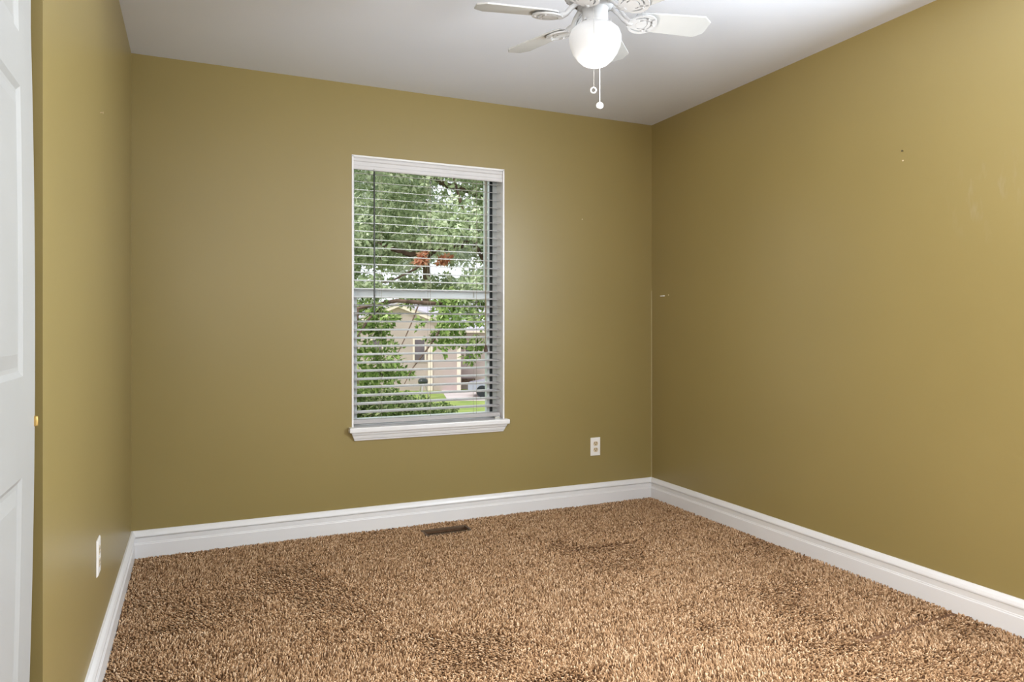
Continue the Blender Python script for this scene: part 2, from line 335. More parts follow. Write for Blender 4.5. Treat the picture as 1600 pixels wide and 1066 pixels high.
# ------------------------------------------------------------------ six-panel door leaf, standing open
XD = -.2872; YD1 = 1.655; DW = .815; YD0 = YD1-DW
def door_mesh():
    b = MB(); th = .035
    ys = [0, .107, .352, .463, .708, DW]
    zs = [0.012, .235, .841, 1.025, 1.556, 1.655, 1.925, 2.045]
    bow = lambda z: -.02*(z-1.1)**2 if z < 1.7 else -.02*.36
    loops = [(0, 0), (.010, -.0055), (.018, -.0055), (.042, -.001)]
    for side in (0, 1):
        f0 = lambda y, z, d: ((d if side == 0 else -th-d)+bow(z), YD1-y, z)
        for i in range(5):
            for j in range(7):
                ya, yb, za, zb = ys[i], ys[i+1], zs[j], zs[j+1]
                zz = [za+(zb-za)*k/6 for k in range(7)]
                if i in (1, 3) and j in (1, 3, 5):
                    prev = None
                    for ins, dep in loops:
                        zl = [za+ins+(zb-za-2*ins)*k/6 for k in range(7)]
                        ring = [(ya+ins, q) for q in zl]+[(yb-ins, q) for q in reversed(zl)]
                        cur = [f0(y, z, dep) for y, z in ring]
                        if prev:
                            n = len(cur); b.add(prev+cur, [(k, (k+1) % n, n+(k+1) % n, n+k) for k in range(n)])
                        prev = cur
                    n = len(prev); b.add(prev, [(k, k+1, n-2-k, n-1-k) for k in range(6)])
                else:
                    vs = [f0(ya, q, 0) for q in zz]+[f0(yb, q, 0) for q in zz]
                    b.add(vs, [(k, k+1, 7+k+1, 7+k) for k in range(6)])
    zz = [zs[0]+(zs[-1]-zs[0])*k/30 for k in range(31)]; zz = sorted(set(zz+zs))
    for y in (0, DW):
        vs = [(bow(z), YD1-y, z) for z in zz]+[(-th+bow(z), YD1-y, z) for z in zz]; m = len(zz)
        b.add(vs, [(k, k+1, m+k+1, m+k) for k in range(m-1)])
    for z in (zs[0], zs[-1]):
        b.add([(bow(z), YD1, z), (bow(z), YD0, z), (-th+bow(z), YD0, z), (-th+bow(z), YD1, z)], [(0, 1, 2, 3)])
    b.v = [(x+XD, y, z) for x, y, z in b.v]; return b
d1 = thing('door_1', (XD, YD0, .0), 'white six-panel door at the left edge of the photograph, slightly bowed', 'door'); d1['kind'] = 'structure'
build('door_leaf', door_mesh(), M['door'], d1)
b = MB().lathe([(.001, -.011), (.005, -.009), (.0055, 0), (.005, .009), (.001, .011)], (XD+.001, YD1-.003, .931), 14); build('latch', b, M['brass'], d1, smooth=True)['label'] = 'small brass latch on the door edge'
b = MB()
for z in (.25, 1.1, 1.85): b.tube([(XD+.004, YD0-.006, z-.045), (XD+.004, YD0-.006, z+.045)], .006, 10)
build('hinge', b, M['brass'], d1)

# ------------------------------------------------------------------ outlets, nails
def outlet(name, loc, face, label, sockets=True):
    t = thing(name, loc, label, 'outlet')
    # local frame: u across, n out of wall
    n = Vector(face); u = Vector((0, 0, 1)).cross(n)
    M4 = Matrix.Translation(loc) @ Matrix(((u.x, n.x, 0, 0), (u.y, n.y, 0, 0), (u.z, n.z, 1, 0), (0, 0, 0, 1)))
    def tr(b): b.v = [tuple(M4 @ Vector(v)) for v in b.v]; return b
    vs = []; W, H = .035, .057
    for (k, d) in ((0, .0005), (0, .003), (.004, .0058)):
        vs += [(-W+k, d, -H+k), (W-k, d, -H+k), (W-k, d, H-k), (-W+k, d, H-k)]
    b = MB().add(vs, [(0, 1, 2, 3), (8, 9, 10, 11)]+[(r*4+i, r*4+(i+1) % 4, r*4+4+(i+1) % 4, r*4+4+i) for r in (0, 1) for i in range(4)])
    build('cover_plate', tr(b), M['plate'], t)
    for s in (-1, 1):
        zc = s*.0195; poly = [(.0165*cos(a), zc+min(.0135, max(-.0135, .0165*sin(a)))) for a in [2*pi*k/24 for k in range(24)]]
        b = MB(); nn = len(poly); b.add([(x, .005, z) for x, z in poly]+[(x, .0068, z) for x, z in poly], [tuple(range(nn)), tuple(range(nn, 2*nn))]+[(i, (i+1) % nn, nn+(i+1) % nn, nn+i) for i in range(nn)])
        r = build('receptacle', tr(b), M['ivory'], t)
        b = MB()
        b.box((-.0085, .0064, zc+.000), (-.0055, .0072, zc+.009)); b.box((.0055, .0064, zc-.000), (.0085, .0072, zc+.009)); b.box((-.003, .0064, zc-.0095), (.003, .0072, zc-.004))
        q = build('slot', tr(b), M['slot']); q.parent = r
    b = MB(); b.tube([(0, .005, 0), (0, .0068, 0)], .003, 10); build('screw', tr(b), M['plate'], t)
    return t
outlet('wall_outlet', (2.3145, YB, .355), (0, -1, 0), 'white duplex outlet low on the window wall near the right corner')
outlet('wall_outlet', (XL, 2.58, .39), (1, 0, 0), 'white outlet plate low on the narrow left wall seen almost edge-on')
def on_right(px, py):
    a = atan((px-800)/F)+radians(YAW); y = XR/tan(a); z = SN*XR+CS*y; return (XR, y, EYE-(py-HZ)/F*z)
def on_left(px, py):
    a = atan((px-800)/F)+radians(YAW); y = XL/tan(a); z = SN*XL+CS*y; return (XL, y, EYE-(py-HZ)/F*z)
def on_back(px, py):
    a = atan((px-800)/F)+radians(YAW); x = YB*tan(a); z = SN*x+CS*YB; return (x, YB, EYE-(py-HZ)/F*z)
def nail(name, p, d, r, m, label, cat='nail', L=.008):
    d = Vector(d); p = Vector(p)
    b = MB().tube([p-d*.004, p+d*(L-.0015)], r*.5, 8).tube([p+d*(L-.0015), p+d*L], r, 12)
    return tag(build(name, b, M[m], loc=tuple(p)), label, cat)
nail('nail', on_right(1411, 236), (-1, 0, 0), .0035, 'slot', 'dark nail high on the right wall above the rubbed streaks')
nail('screw_anchor', on_right(1411, 251), (-1, 0, 0), .0035, 'ivory', 'pale filled screw hole on the right wall just below the nail', 'anchor', .0018)
nail('nail', on_back(909, 343), (0, -1, 0), .0035, 'ivory', 'pale nail on the window wall between window and corner')
nail('nail', on_left(157, 176), (1, 0, 0), .0035, 'ivory', 'small pale nail high on the narrow left wall')
p = on_right(1037, 462.5); b = MB().box((p[0]-.012, p[1]-.012, p[2]-.0035), (p[0]+.002, p[1]+.022, p[2]+.0035))
tag(build('curtain_clip', b, M['plate'], bevel=.001, loc=p), 'small white plastic clip on the right wall beside the corner', 'clip')
nail('screw_anchor', on_right(1045, 461), (-1, 0, 0), .0045, 'ivory', 'tiny tan anchor right of the white clip on the right wall', 'anchor', .003)

# ------------------------------------------------------------------ floor register
rx0, ry0, rx1, ry1 = REG
rg = thing('floor_register', ((rx0+rx1)/2, (ry0+ry1)/2, -.013), 'brown metal floor register set in the carpet below the window', 'register')
b = MB()
f = .012
b.box((rx0, ry0, -.013), (rx1, ry0+f, -.002)); b.box((rx0, ry1-f, -.013), (rx1, ry1, -.002)); b.box((rx0, ry0+f, -.013), (rx0+f, ry1-f, -.002)); b.box((rx1-f, ry0+f, -.013), (rx1, ry1-f, -.002))
build('register_frame', b, M['register'], rg, bevel=.001)
b = MB().box((rx0+.004, ry0+.004, -.16), (rx1-.004, ry1-.004, -.15)); build('duct_liner', b, M['duct'], rg)
b = MB()
k = rx0+f+.008
while k < rx1-f-.004:
    b.box((k, ry0+f, -.030), (k+.0016, ry1-f, -.018)); k += .0105
b.box((rx0+f, (ry0+ry1)/2-.002, -.030), (rx1-f, (ry0+ry1)/2+.002, -.018))
build('louvers', b, M['register'], rg)

# ------------------------------------------------------------------ carpet pile (tufts of twisted yarn)
def vnoise(x, y, s, seed):
    x = x*s; y = y*s; xi = np.floor(x).astype(int); yi = np.floor(y).astype(int); fx = x-xi; fy = y-yi
    fx = fx*fx*(3-2*fx); fy = fy*fy*(3-2*fy)
    def h(a, b):
        n = (a*374761393+b*668265263+seed*974634777) & 0xffffffff; n = ((n ^ (n >> 13))*1274126177) & 0xffffffff; return ((n ^ (n >> 16)) & 0xffff)/65535.0
    return (h(xi, yi)*(1-fx)+h(xi+1, yi)*fx)*(1-fy)+(h(xi, yi+1)*(1-fx)+h(xi+1, yi+1)*fx)*fy
def fbm(x, y, s, seed): return .55*vnoise(x, y, s, seed)+.28*vnoise(x, y, s*2.1, seed+1)+.17*vnoise(x, y, s*4.3, seed+2)
# creases of the loose carpet: polylines on the floor (taken where they lie)
def pl(*p): return [on_floor(*q).xy for q in p]
RIDGES = [(pl((780, 1075), (900, 1050), (1040, 1024), (1150, 1000), (1290, 985), (1385, 968), (1430, 957)), .014, .035),
          (pl((1350, 998), (1420, 976), (1490, 955)), -.014, .014),
          (pl((880, 860), (960, 850), (1010, 842)), -.012, .010), (pl((975, 822), (1050, 812), (1095, 802)), -.013, .010),
          (pl((360, 1045), (430, 1028), (520, 1018), (640, 992), (760, 955)), .008, .04),
          (pl((640, 880), (520, 892), (450, 905)), .005, .03), (pl((150, 1068), (270, 1058), (400, 1052)), .007, .035)]
def ridge(x, y):
    h = np.zeros_like(x)
    for pts, amp, wd in RIDGES:
        d = np.full_like(x, 9.)
        for a, c in zip(pts[:-1], pts[1:]):
            ab = c-a; L2 = ab.dot(ab); t = np.clip(((x-a[0])*ab[0]+(y-a[1])*ab[1])/L2, 0, 1)
            d = np.minimum(d, np.hypot(x-a[0]-t*ab[0], y-a[1]-t*ab[1]))
        h += amp*np.exp(-(d/wd)**2)
    return h
# footprints and vacuum strokes: where the nap was pushed over
NAP = [((430, 850), -1.2, .22), ((540, 870), -.9, .16), ((300, 900), -.7, .2), ((1000, 800), -1.3, .25), ((880, 820), -.9, .2), ((830, 855), -1, .12), ((760, 835), -.5, .12),
       ((430, 912), 1.2, .10), ((500, 905), .8, .08), ((600, 875), 1.0, .16), ((720, 880), 1.1, .16), ((640, 910), 1.0, .14), ((560, 990), .9, .16), ((800, 880), .8, .15), ((1000, 870), .8, .14),
       ((440, 935), -.9, .08), ((1080, 890), -.7, .14), ((930, 960), .5, .2), ((380, 1030), -.9, .12), ((1150, 1020), -1.2, .10), ((1060, 1050), -.9, .10), ((1360, 960), -1.2, .09), ((1430, 945), -1.1, .06), ((1250, 1000), .9, .12), ((1420, 1000), .6, .14), ((1500, 1010), -.6, .15), ((1100, 960), .7, .15), ((240, 960), -.5, .14)]
def carpet():
    sp_ = .0076
    gx, gy = np.meshgrid(np.arange(XL+.006, XR-.004, sp_), np.arange(1.0, YB-.004, sp_*.9))
    gx = gx+(np.arange(gx.shape[0]) % 2)[:, None]*sp_*.5
    x = gx.ravel()+rng.normal(0, sp_*.28, gx.size); y = gy.ravel()+rng.normal(0, sp_*.28, gx.size)
    keep = (SN*x+CS*y > 1.85) & (x > XL+.019) & (x < XR-.019) & (y < YB-.019)
    keep &= ~((x > rx0-.001) & (x < rx1+.001) & (y > ry0-.004) & (y < ry1+.001))
    x = x[keep]; y = y[keep]; n = len(x)
    mac = fbm(x, y, 2.2, 3)+.35*(vnoise(x*1.0, y*2.0, 5.0, 9)-.5)
    nap = (mac-.47)*5
    for (px, py), a_, r_ in NAP:
        c = on_floor(px, py); nap = nap+a_*np.exp(-((x-c.x)**2+(y-c.y)**2)/r_**2)
    nap = np.clip(nap, -1.1, 1.1)          # which way the nap lies: towards (+) or away from (-) the doorway
    H = .0098+.0062*rng.random(n)+.0018*nap; base = -.0135+ridge(x, y)
    la = rng.uniform(0, 2*pi, n); lm = rng.uniform(.2, 1.25, n)
    lx = np.cos(la)*lm; ly = np.sin(la)*lm-.85*nap; lx = lx-.4*nap
    fl_ = 1+.55*np.clip(nap, 0, 1); lx = lx*fl_; ly = ly*fl_; H = H*(1-.22*np.clip(nap, -1, 1))
    lx *= .0062; ly *= .0062
    r = rng.uniform(.0022, .0034, n)*(1+.22*np.clip(nap, -1, 1))
    K = 5; rings = [(0, 0, .8), (.45, .30, 1.05), (.85, .85, .95), (1.0, 1.15, .45)]
    th0 = rng.uniform(0, 2*pi, n)
    V = np.zeros((n, len(rings)*K, 3), np.float32)
    for i, (hz, lk, rk) in enumerate(rings):
        for j in range(K):
            t = th0+2*pi*j/K+i*.5
            V[:, i*K+j, 0] = x+lx*lk+np.cos(t)*r*rk; V[:, i*K+j, 1] = y+ly*lk+np.sin(t)*r*rk; V[:, i*K+j, 2] = base+H*hz*(1-.12*lm)
    q = []
    for i in range(len(rings)-1):
        for j in range(K): q.append((i*K+j, i*K+(j+1) % K, (i+1)*K+(j+1) % K, (i+1)*K+j))
    q = np.array(q); m = (len(rings)-1)*K; cap = np.array([m, m+1, m+2, m+3, m+4])
    nv = len(rings)*K; off = (np.arange(n)*nv)[:, None]
    quads = (q.ravel()[None, :]+off); caps = cap[None, :]+off
    loops = np.concatenate([quads, caps], axis=1).ravel().astype(np.int32)
    sizes = np.tile(np.array([4]*len(q)+[5]), n); starts = np.concatenate([[0], np.cumsum(sizes)[:-1]]).astype(np.int32)
    me = bpy.data.meshes.new('carpet_pile'); me.vertices.add(n*nv); me.vertices.foreach_set('co', V.ravel())
    me.loops.add(len(loops)); me.loops.foreach_set('vertex_index', loops)
    me.polygons.add(len(sizes)); me.polygons.foreach_set('loop_start', starts)
    me.update(calc_edges=True); me.validate(); me.shade_smooth(); me.materials.append(M['pile'])
    o = bpy.data.objects.new('carpet_pile', me); C.objects.link(o)
    return tag(o, 'shaggy mottled brown carpet pile with footprints and shallow creases', 'carpet', kind='stuff')
carpet()

# ------------------------------------------------------------------ ceiling fan
FX, FY = FAN; E = EYE
fan = thing('ceiling_fan', (FX, FY, ZC), 'white six-blade ceiling fan with scrolled brackets and a frosted glass bowl', 'ceiling fan')
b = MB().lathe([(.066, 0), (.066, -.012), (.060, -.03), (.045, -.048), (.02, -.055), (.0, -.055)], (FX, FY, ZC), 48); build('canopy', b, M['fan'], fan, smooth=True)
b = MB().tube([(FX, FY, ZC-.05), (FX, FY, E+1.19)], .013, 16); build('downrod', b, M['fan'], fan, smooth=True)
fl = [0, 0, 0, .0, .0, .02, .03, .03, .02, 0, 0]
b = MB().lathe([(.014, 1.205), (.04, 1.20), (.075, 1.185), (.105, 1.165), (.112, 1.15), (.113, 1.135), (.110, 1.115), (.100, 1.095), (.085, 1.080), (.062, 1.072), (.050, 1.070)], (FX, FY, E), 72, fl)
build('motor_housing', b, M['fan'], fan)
b = MB()
for k in range(18):
    a = 2*pi*k/18
    for q in range(1):
        p0 = Vector((FX+.070*cos(a), FY+.070*sin(a), E+1.0735)); p1 = Vector((FX+.103*cos(a+.12), FY+.103*sin(a+.12), E+1.098))
        b.tube([p0, p1], [.0022, .0032], 6)
build('vent_slots', b, M['slot'], fan)
b = MB().lathe([(.058, 1.071), (.060, 1.062), (.052, 1.055), (.044, 1.054), (.0425, 1.050), (.0425, 1.014), (.044, 1.011), (.045, 1.006), (.044, 1.000), (.040, .999)], (FX, FY, E), 56); build('switch_housing', b, M['fan'], fan, smooth=True)
b = MB().lathe([(.040, 1.004), (.046, 1.0), (.066, .993), (.080, .980), (.0865, .962), (.0868, .950), (.083, .930), (.074, .908), (.060, .888), (.042, .872), (.022, .8635), (0, .861)], (FX, FY, E), 64); build('glass_bowl', b, M['bowl'], fan, smooth=True)
for k in range(3):
    a = radians(200+120*k); b = MB()
    b.tube([(FX+.0435*cos(a), FY+.0435*sin(a), E+1.008), (FX+.051*cos(a), FY+.051*sin(a), E+1.008)], .0025, 8)
    b.tube([(FX+.051*cos(a), FY+.051*sin(a), E+1.008), (FX+.054*cos(a), FY+.054*sin(a), E+1.008)], .0042, 8)
    build('thumb_screw', b, M['fan'], fan)
# direction from hub to camera
ca = math.atan2(-CS, -SN)
# blades
BZ = E+1.030
def arc_poly(cx, cy, R0, R1, a0, a1, taper, n=20):
    out_ = []; inn = []
    for k in range(n+1):
        t = k/n; a = a0+(a1-a0)*t; wv = (R1-R0)*(sin(pi*t)**taper)
        rm = R1; out_.append((cx+rm*cos(a), cy+rm*sin(a))); inn.append((cx+(rm-max(wv, .0006))*cos(a), cy+(rm-max(wv, .0006))*sin(a)))
    return out_+inn[::-1]
def bracket_bm():
    b = MB(); c = .165; z0, z1 = -.0155, -.0105
    # scrolled disc: centre boss, two crescents joined at the root, outer rim
    b.prism([(c-.004+.019*cos(2*pi*k/24), .019*sin(2*pi*k/24)) for k in range(24)], z0-.001, z1)
    def ring_seg(cx, cy, ro, ri, a0, a1, ox):   # band whose inner circle is shifted by ox
        n = 26; o_ = [(cx+ro*cos(a0+(a1-a0)*k/n), cy+ro*sin(a0+(a1-a0)*k/n)) for k in range(n+1)]
        i_ = [(cx+ox+ri*cos(a0+(a1-a0)*k/n), cy+ri*sin(a0+(a1-a0)*k/n)) for k in range(n+1)]
        b.prism(o_+i_[::-1], z0, z1)
    ring_seg(c, 0, .050, .0385, -pi*.98, pi*.98, -.004)
    ring_seg(c-.003, .001, .031, .0235, radians(-150), radians(165), -.003)
    b.prism([(c-.050, -.018), (c-.015, -.030), (c-.012, .030), (c-.050, .018)], z0-.0005, z1)
    for s in (-1, 1): b.prism([(c+.006, s*.012), (c+.034, s*.030), (c+.030, s*.036), (c-.004, s*.018)], z0, z1)
    for (x, y) in ((c+.040, 0), (c+.012, .030), (c+.012, -.030)): b.sphere((x, y, z0), .0036, 8)
    return b
def blade_bm():
    pts = [(.135, -.034), (.150, -.041), (.19, -.047), (.372, -.055), (.402, -.030), (.402, .030), (.372, .055), (.19, .047), (.150, .041), (.135, .034)]
    return MB().prism(pts, -.0055, .0)
pitch_m = Matrix.Rotation(radians(-12), 4, 'X')
bm_blade = None
bl_me = br_me = arm_me = None
for k in range(6):
    a_view = radians(12+60*k)                      # in (lateral, depth) plane of the fitted view
    dx = CS*cos(a_view)+SN*sin(a_view); dy = -SN*cos(a_view)+CS*sin(a_view)
    rz = math.atan2(dy, dx)
    if k == 0:
        b = blade_bm(); b.v = [tuple(pitch_m @ Vector(v)) for v in b.v]; blade = build('blade', b, M['blade'], bevel=.0012)
        b = bracket_bm(); b.v = [tuple(pitch_m @ Vector(v)) for v in b.v]; brk = build('blade_bracket', b, M['fan'])
        b = MB()
        b.tube([(.048, 0, .036), (.066, .006, .033), (.085, .004, .018), (.100, 0, .000), (.118, 0, -.008), (.130, 0, -.0095)], [.010, .0085, .0085, .009, .012, .010], 10)
        b.tube([(.05, -.012, .036), (.075, -.016, .028), (.105, -.013, .0), (.122, -.012, -.009)], [.004, .0045, .005, .005], 8)
        arm = build('bracket_arm', b, M['fan'], smooth=True)
    else:
        blade = blade.copy(); brk = brk.copy(); arm = arm.copy()
        for q in (blade, brk, arm): C.objects.link(q)
    blade.parent = fan; blade.location = (0, 0, BZ-ZC); blade.rotation_euler = (0, 0, rz)
    brk.parent = blade; arm.parent = blade
def chain(name, pts, rb, m, knob):
    b = MB()
    L = [Vector(p) for p in pts]
    for p, q in zip(L[:-1], L[1:]):
        n = max(1, int((q-p).length/.0034))
        for i in range(n):
            c = p.lerp(q, (i+.5)/n); b.add([c+Vector(v)*rb for v in ((1, 0, 0), (-1, 0, 0), (0, 1, 0), (0, -1, 0), (0, 0, 1.25), (0, 0, -1.25))], [(0, 2, 4), (2, 1, 4), (1, 3, 4), (3, 0, 4), (2, 0, 5), (1, 2, 5), (3, 1, 5), (0, 3, 5)])
        b.tube([p, q], rb*.55, 5)
    o = build(name, b, M[m], fan); return o
cvx, cvy = cos(ca), sin(ca); rx, ry = CS, -SN
def fp(d, lat, h): return (FX+cvx*d+rx*lat, FY+cvy*d+ry*lat, E+h)
c1 = chain('pull_chain', [fp(.044, -.010, 1.045), fp(.052, -.011, 1.042), fp(.086, -.0145, .975), fp(.0885, -.0145, .945), fp(.0885, -.015, .766)], .0011, 'steel', 0)
b = MB()
kc = Vector(fp(.0885, -.016, .755)); ringp = [kc+Vector((rx*cos(t)*.0085, ry*cos(t)*.0085, sin(t)*.0085)) for t in [2*pi*k/24 for k in range(25)]]
b.tube(ringp, .0024, 8); 
q = build('pull_ring', b, M['whitecord'], smooth=True); q.parent = c1
c2 = chain('pull_chain', [fp(-.043, .016, 1.03), fp(-.055, .024, 1.02), fp(-.092, .027, .95), fp(-.092, .027, .775)], .0017, 'whitecord', 0)
b = MB().sphere(fp(-.092, .027, .762), .0125, 18, .95)
q = build('pull_knob', b, M['whitecord'], smooth=True); q.parent = c2; q['label'] = 'round white knob'

# ------------------------------------------------------------------ outdoors
GZ = EYE-4.0
M['lawn'] = mat('lawn_grass', (.2, .3, .08), .9, .1, fn=vary(.9, (.22, .30, .08), (.42, .45, .14), .3, .75, bs=(30, .5, .03)))
M['drive'] = mat('concrete_drive', (.62, .52, .50), .9, .2, fn=vary(.6, (.58, .48, .46), (.68, .58, .56)))
M['house_roof'] = mat('weathered_shingles', (.5, .45, .52), .9, .2, fn=vary(3, (.48, .43, .50), (.60, .54, .60), bs=(14, .4, .03)))
def siding(nt, b):
    t = nt.nodes.new('ShaderNodeTexCoord'); s = nt.nodes.new('ShaderNodeSeparateXYZ'); nt.links.new(t.outputs['Object'], s.inputs[0])
    m = nt.nodes.new('ShaderNodeMath'); m.operation = 'MULTIPLY'; m.inputs[1].default_value = 1/.17; nt.links.new(s.outputs['Z'], m.inputs[0])
    fr_ = nt.nodes.new('ShaderNodeMath'); fr_.operation = 'FRACT'; nt.links.new(m.outputs[0], fr_.inputs[0])
    bump(nt, b, fr_.outputs[0], 1.0, .05)
    n = noise(nt, 1.2, 2); r = ramp(nt, n.outputs['Fac'], (.58, .46, .45), (.64, .51, .50)); nt.links.new(r.outputs[0], b.inputs['Base Color'])
M['siding'] = mat('beige_lap_siding', (.62, .5, .43), .7, .3, fn=siding)
M['siding2'] = mat('pale_lap_siding', (.66, .58, .52), .7, .3, fn=siding)
M['htrim'] = mat('cream_house_trim', (.80, .68, .58), .6, fn=vary(2, (.78, .66, .56), (.82, .70, .60)))
M['hglass'] = mat('house_window_glass', (.12, .09, .10), .1, .5, fn=vary(2, (.10, .08, .09), (.16, .12, .13)))
M['bark'] = mat('tree_bark', (.12, .08, .06), .9, .2, fn=vary(14, (.07, .045, .035), (.18, .12, .09), bs=(40, .6, .01)))
def leaf_mat(name, a, c, bb):
    m = bpy.data.materials.new(name); m.use_nodes = True; nt = m.node_tree; nt.nodes.clear()
    o = nt.nodes.new('ShaderNodeOutputMaterial'); d = nt.nodes.new('ShaderNodeBsdfDiffuse'); t = nt.nodes.new('ShaderNodeBsdfTranslucent'); mx = nt.nodes.new('ShaderNodeMixShader')
    g = nt.nodes.new('ShaderNodeNewGeometry'); r = nt.nodes.new('ShaderNodeValToRGB'); e = r.color_ramp.elements
    e[0].color = (*a, 1); e[1].color = (*bb, 1); x = e.new(.55); x.color = (*c, 1)
    nt.links.new(g.outputs['Random Per Island'], r.inputs[0]); nt.links.new(r.outputs[0], d.inputs[0]); nt.links.new(r.outputs[0], t.inputs[0])
    mx.inputs[0].default_value = .4; nt.links.new(d.outputs[0], mx.inputs[1]); nt.links.new(t.outputs[0], mx.inputs[2]); nt.links.new(mx.outputs[0], o.inputs[0]); return m
M['leaf'] = leaf_mat('green_leaves', (.12, .19, .055), (.28, .40, .12), (.60, .68, .32))
M['leafpale'] = leaf_mat('pale_leaves', (.26, .33, .20), (.46, .53, .31), (.78, .82, .62))
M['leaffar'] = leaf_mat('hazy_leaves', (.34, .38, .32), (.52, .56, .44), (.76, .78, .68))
M['leafdark'] = leaf_mat('dark_shrub_leaves', (.09, .14, .045), (.20, .27, .09), (.56, .58, .34))
M['leafred'] = leaf_mat('red_leaves', (.50, .17, .10), (.62, .30, .19), (.70, .48, .34))

def leaves(name, blobs, m, parent, size, seed=0, cluster=5):
    r = np.random.default_rng(seed); P = []
    for c, rad, n in blobs:
        v = r.normal(size=(n, 3)); v /= np.linalg.norm(v, axis=1)[:, None]; v *= (r.random(n)**.45)[:, None]*np.array(rad if hasattr(rad, '__len__') else (rad, rad, rad*.8))
        P.append(np.array(c)+v)
    P = np.concatenate(P); n = len(P)
    V = []; 
    base = r.normal(size=(n, 3)); base[:, 2] -= .5; base /= np.linalg.norm(base, axis=1)[:, None]
    for q in range(cluster):
        d = base+r.normal(size=(n, 3))*.75; d /= np.linalg.norm(d, axis=1)[:, None]
        s = np.cross(d, r.normal(size=(n, 3))); s /= np.linalg.norm(s, axis=1)[:, None]
        up = np.cross(d, s); L = size*r.uniform(.6, 1.25, n)[:, None]; W = L*.23
        o_ = P+d*L*.12
        V.append(np.stack([o_, o_+d*L*.4+s*W, o_+d*L+up*L*.08, o_+d*L*.4-s*W, o_+d*L*.42-up*L*.07], axis=1))
    V = np.concatenate(V); k = len(V)
    me = bpy.data.meshes.new(name); me.vertices.add(k*5); me.vertices.foreach_set('co', V.reshape(-1).astype(np.float32))
    idx = np.array([0, 1, 4, 1, 2, 4, 2, 3, 4, 3, 0, 4]); L = (idx[None]+(np.arange(k)*5)[:, None]).ravel().astype(np.int32)
    me.loops.add(len(L)); me.loops.foreach_set('vertex_index', L); me.polygons.add(k*4); me.polygons.foreach_set('loop_start', (np.arange(k*4)*3).astype(np.int32))
    me.update(calc_edges=True); me.materials.append(M[m])
    o = bpy.data.objects.new(name, me); C.objects.link(o); o.parent = parent; o.matrix_parent_inverse = Matrix.Translation(parent.location).inverted(); return o
def B(px, py, z, r, n): return (tuple(at(px, py, z)), r, n)

b = MB().box((-60, YB+.6, GZ-.3), (110, 160, GZ)); struct(build('ground', b, M['lawn']), 'sunlit lawn below the window reaching to the neighbouring house', 'ground')
def wq(px, z, h): v = at(px, HZ, z); return Vector((v.x, v.y, GZ+h))
# driveway strip in front of the house
b = MB(); pts = [at(690, HZ, 44), at(800, HZ, 44), at(800, HZ, 38), at(700, HZ, 38)]
b.add([(p.x, p.y, GZ+.0) for p in pts]+[(p.x, p.y, GZ+.03) for p in pts], [(0, 1, 2, 3), (4, 5, 6, 7)]+[(i, (i+1) % 4, 4+(i+1) % 4, 4+i) for i in range(4)])
tag(build('driveway', b, M['drive']), 'pale pinkish concrete driveway in front of the beige house', 'driveway', kind='structure')

# neighbouring house, front roughly parallel to our view plane
HD = 44.0
def hx(px, d=0): v = at(px, HZ, HD+d); return (v.x, v.y)
def hz(py, d=0): return EYE-(py-HZ)/F*(HD+d)
house = thing('house', (*hx(622), GZ), 'beige sided neighbouring house with a front gable, seen below the tree branches', 'house')
def slab(name, quad, th, m, parent):     # quad of (px, py, depthoffset) -> thick slab extending backwards
    vs = [Vector((*hx(p, d), hz(q, d))) for p, q, d in quad]; back = Vector((SN, CS, 0))*th; n = len(vs)
    b = MB().add(vs+[v+back for v in vs], [tuple(range(n)), tuple(reversed(range(n, 2*n)))]+[(i, (i+1) % n, n+(i+1) % n, n+i) for i in range(n)])
    return build(name, b, M[m], parent)
gy = HZ+4.0/HD*F
slab('gable_wall', [(528, gy+3, 0), (716, gy+3, 0), (716, 516, 0), (622, 479, 0), (528, 516, 0)], 9, 'siding', house)
slab('side_wall', [(716, gy+3, 1.2), (860, gy+3, 1.2), (860, 518, 1.2), (716, 518, 1.2)], 8, 'siding2', house)
slab('wall', [(430, gy+3, 1.5), (528, gy+3, 1.5), (528, 516, 1.5), (430, 516, 1.5)], 8, 'siding', house)
def rake(p0, p1, name='rake_board'):
    return slab(name, [(p0[0], p0[1], -.35), (p1[0], p1[1], -.35), (p1[0], p1[1]+6, -.35), (p0[0], p0[1]+6, -.35)], .3, 'htrim', house)
rake((622, 474), (722, 514)); rake((522, 514), (622, 474))
def roofpl(q, name='roof'):
    vs = [Vector((*hx(p, d), hz(y, d))) for p, y, d in q]; n = len(vs); b = MB().add(vs+[v+Vector((0, 0, .12)) for v in vs], [tuple(range(n)), tuple(reversed(range(n, 2*n)))]+[(i, (i+1) % n, n+(i+1) % n, n+i) for i in range(n)])
    return build(name, b, M['house_roof'], house)
roofpl([(622, 474, -.4), (722, 514, -.4), (722, 516, 5), (622, 476, 5)]); roofpl([(522, 514, -.4), (622, 474, -.4), (622, 476, 5), (522, 516, 5)])
roofpl([(420, 518, .8), (870, 518, .8), (870, 478, 6), (420, 478, 6)], 'main_roof')
slab('corner_board', [(714, gy, -.05), (720, gy, -.05), (720, 517, -.05), (714, 517, -.05)], .2, 'htrim', house)
slab('gutter', [(722, 517, .7), (868, 517, .7), (868, 520, .7), (722, 520, .7)], .15, 'htrim', house)
for (x0, x1, y0_, y1_, d) in ((648, 663, 531, 564, 0), (728, 739, 535, 560, 1.2), (582, 596, 531, 564, 0), (780, 800, 535, 560, 1.2)):
    f = slab('window', [(x0-3, y1_+2, d-.08), (x1+3, y1_+2, d-.08), (x1+3, y0_-3, d-.08), (x0-3, y0_-3, d-.08)], .1, 'htrim', house)
    g = slab('pane', [(x0, y1_, d-.12), (x1, y1_, d-.12), (x1, y0_, d-.12), (x0, y0_, d-.12)], .1, 'hglass', None)
    g.parent = f
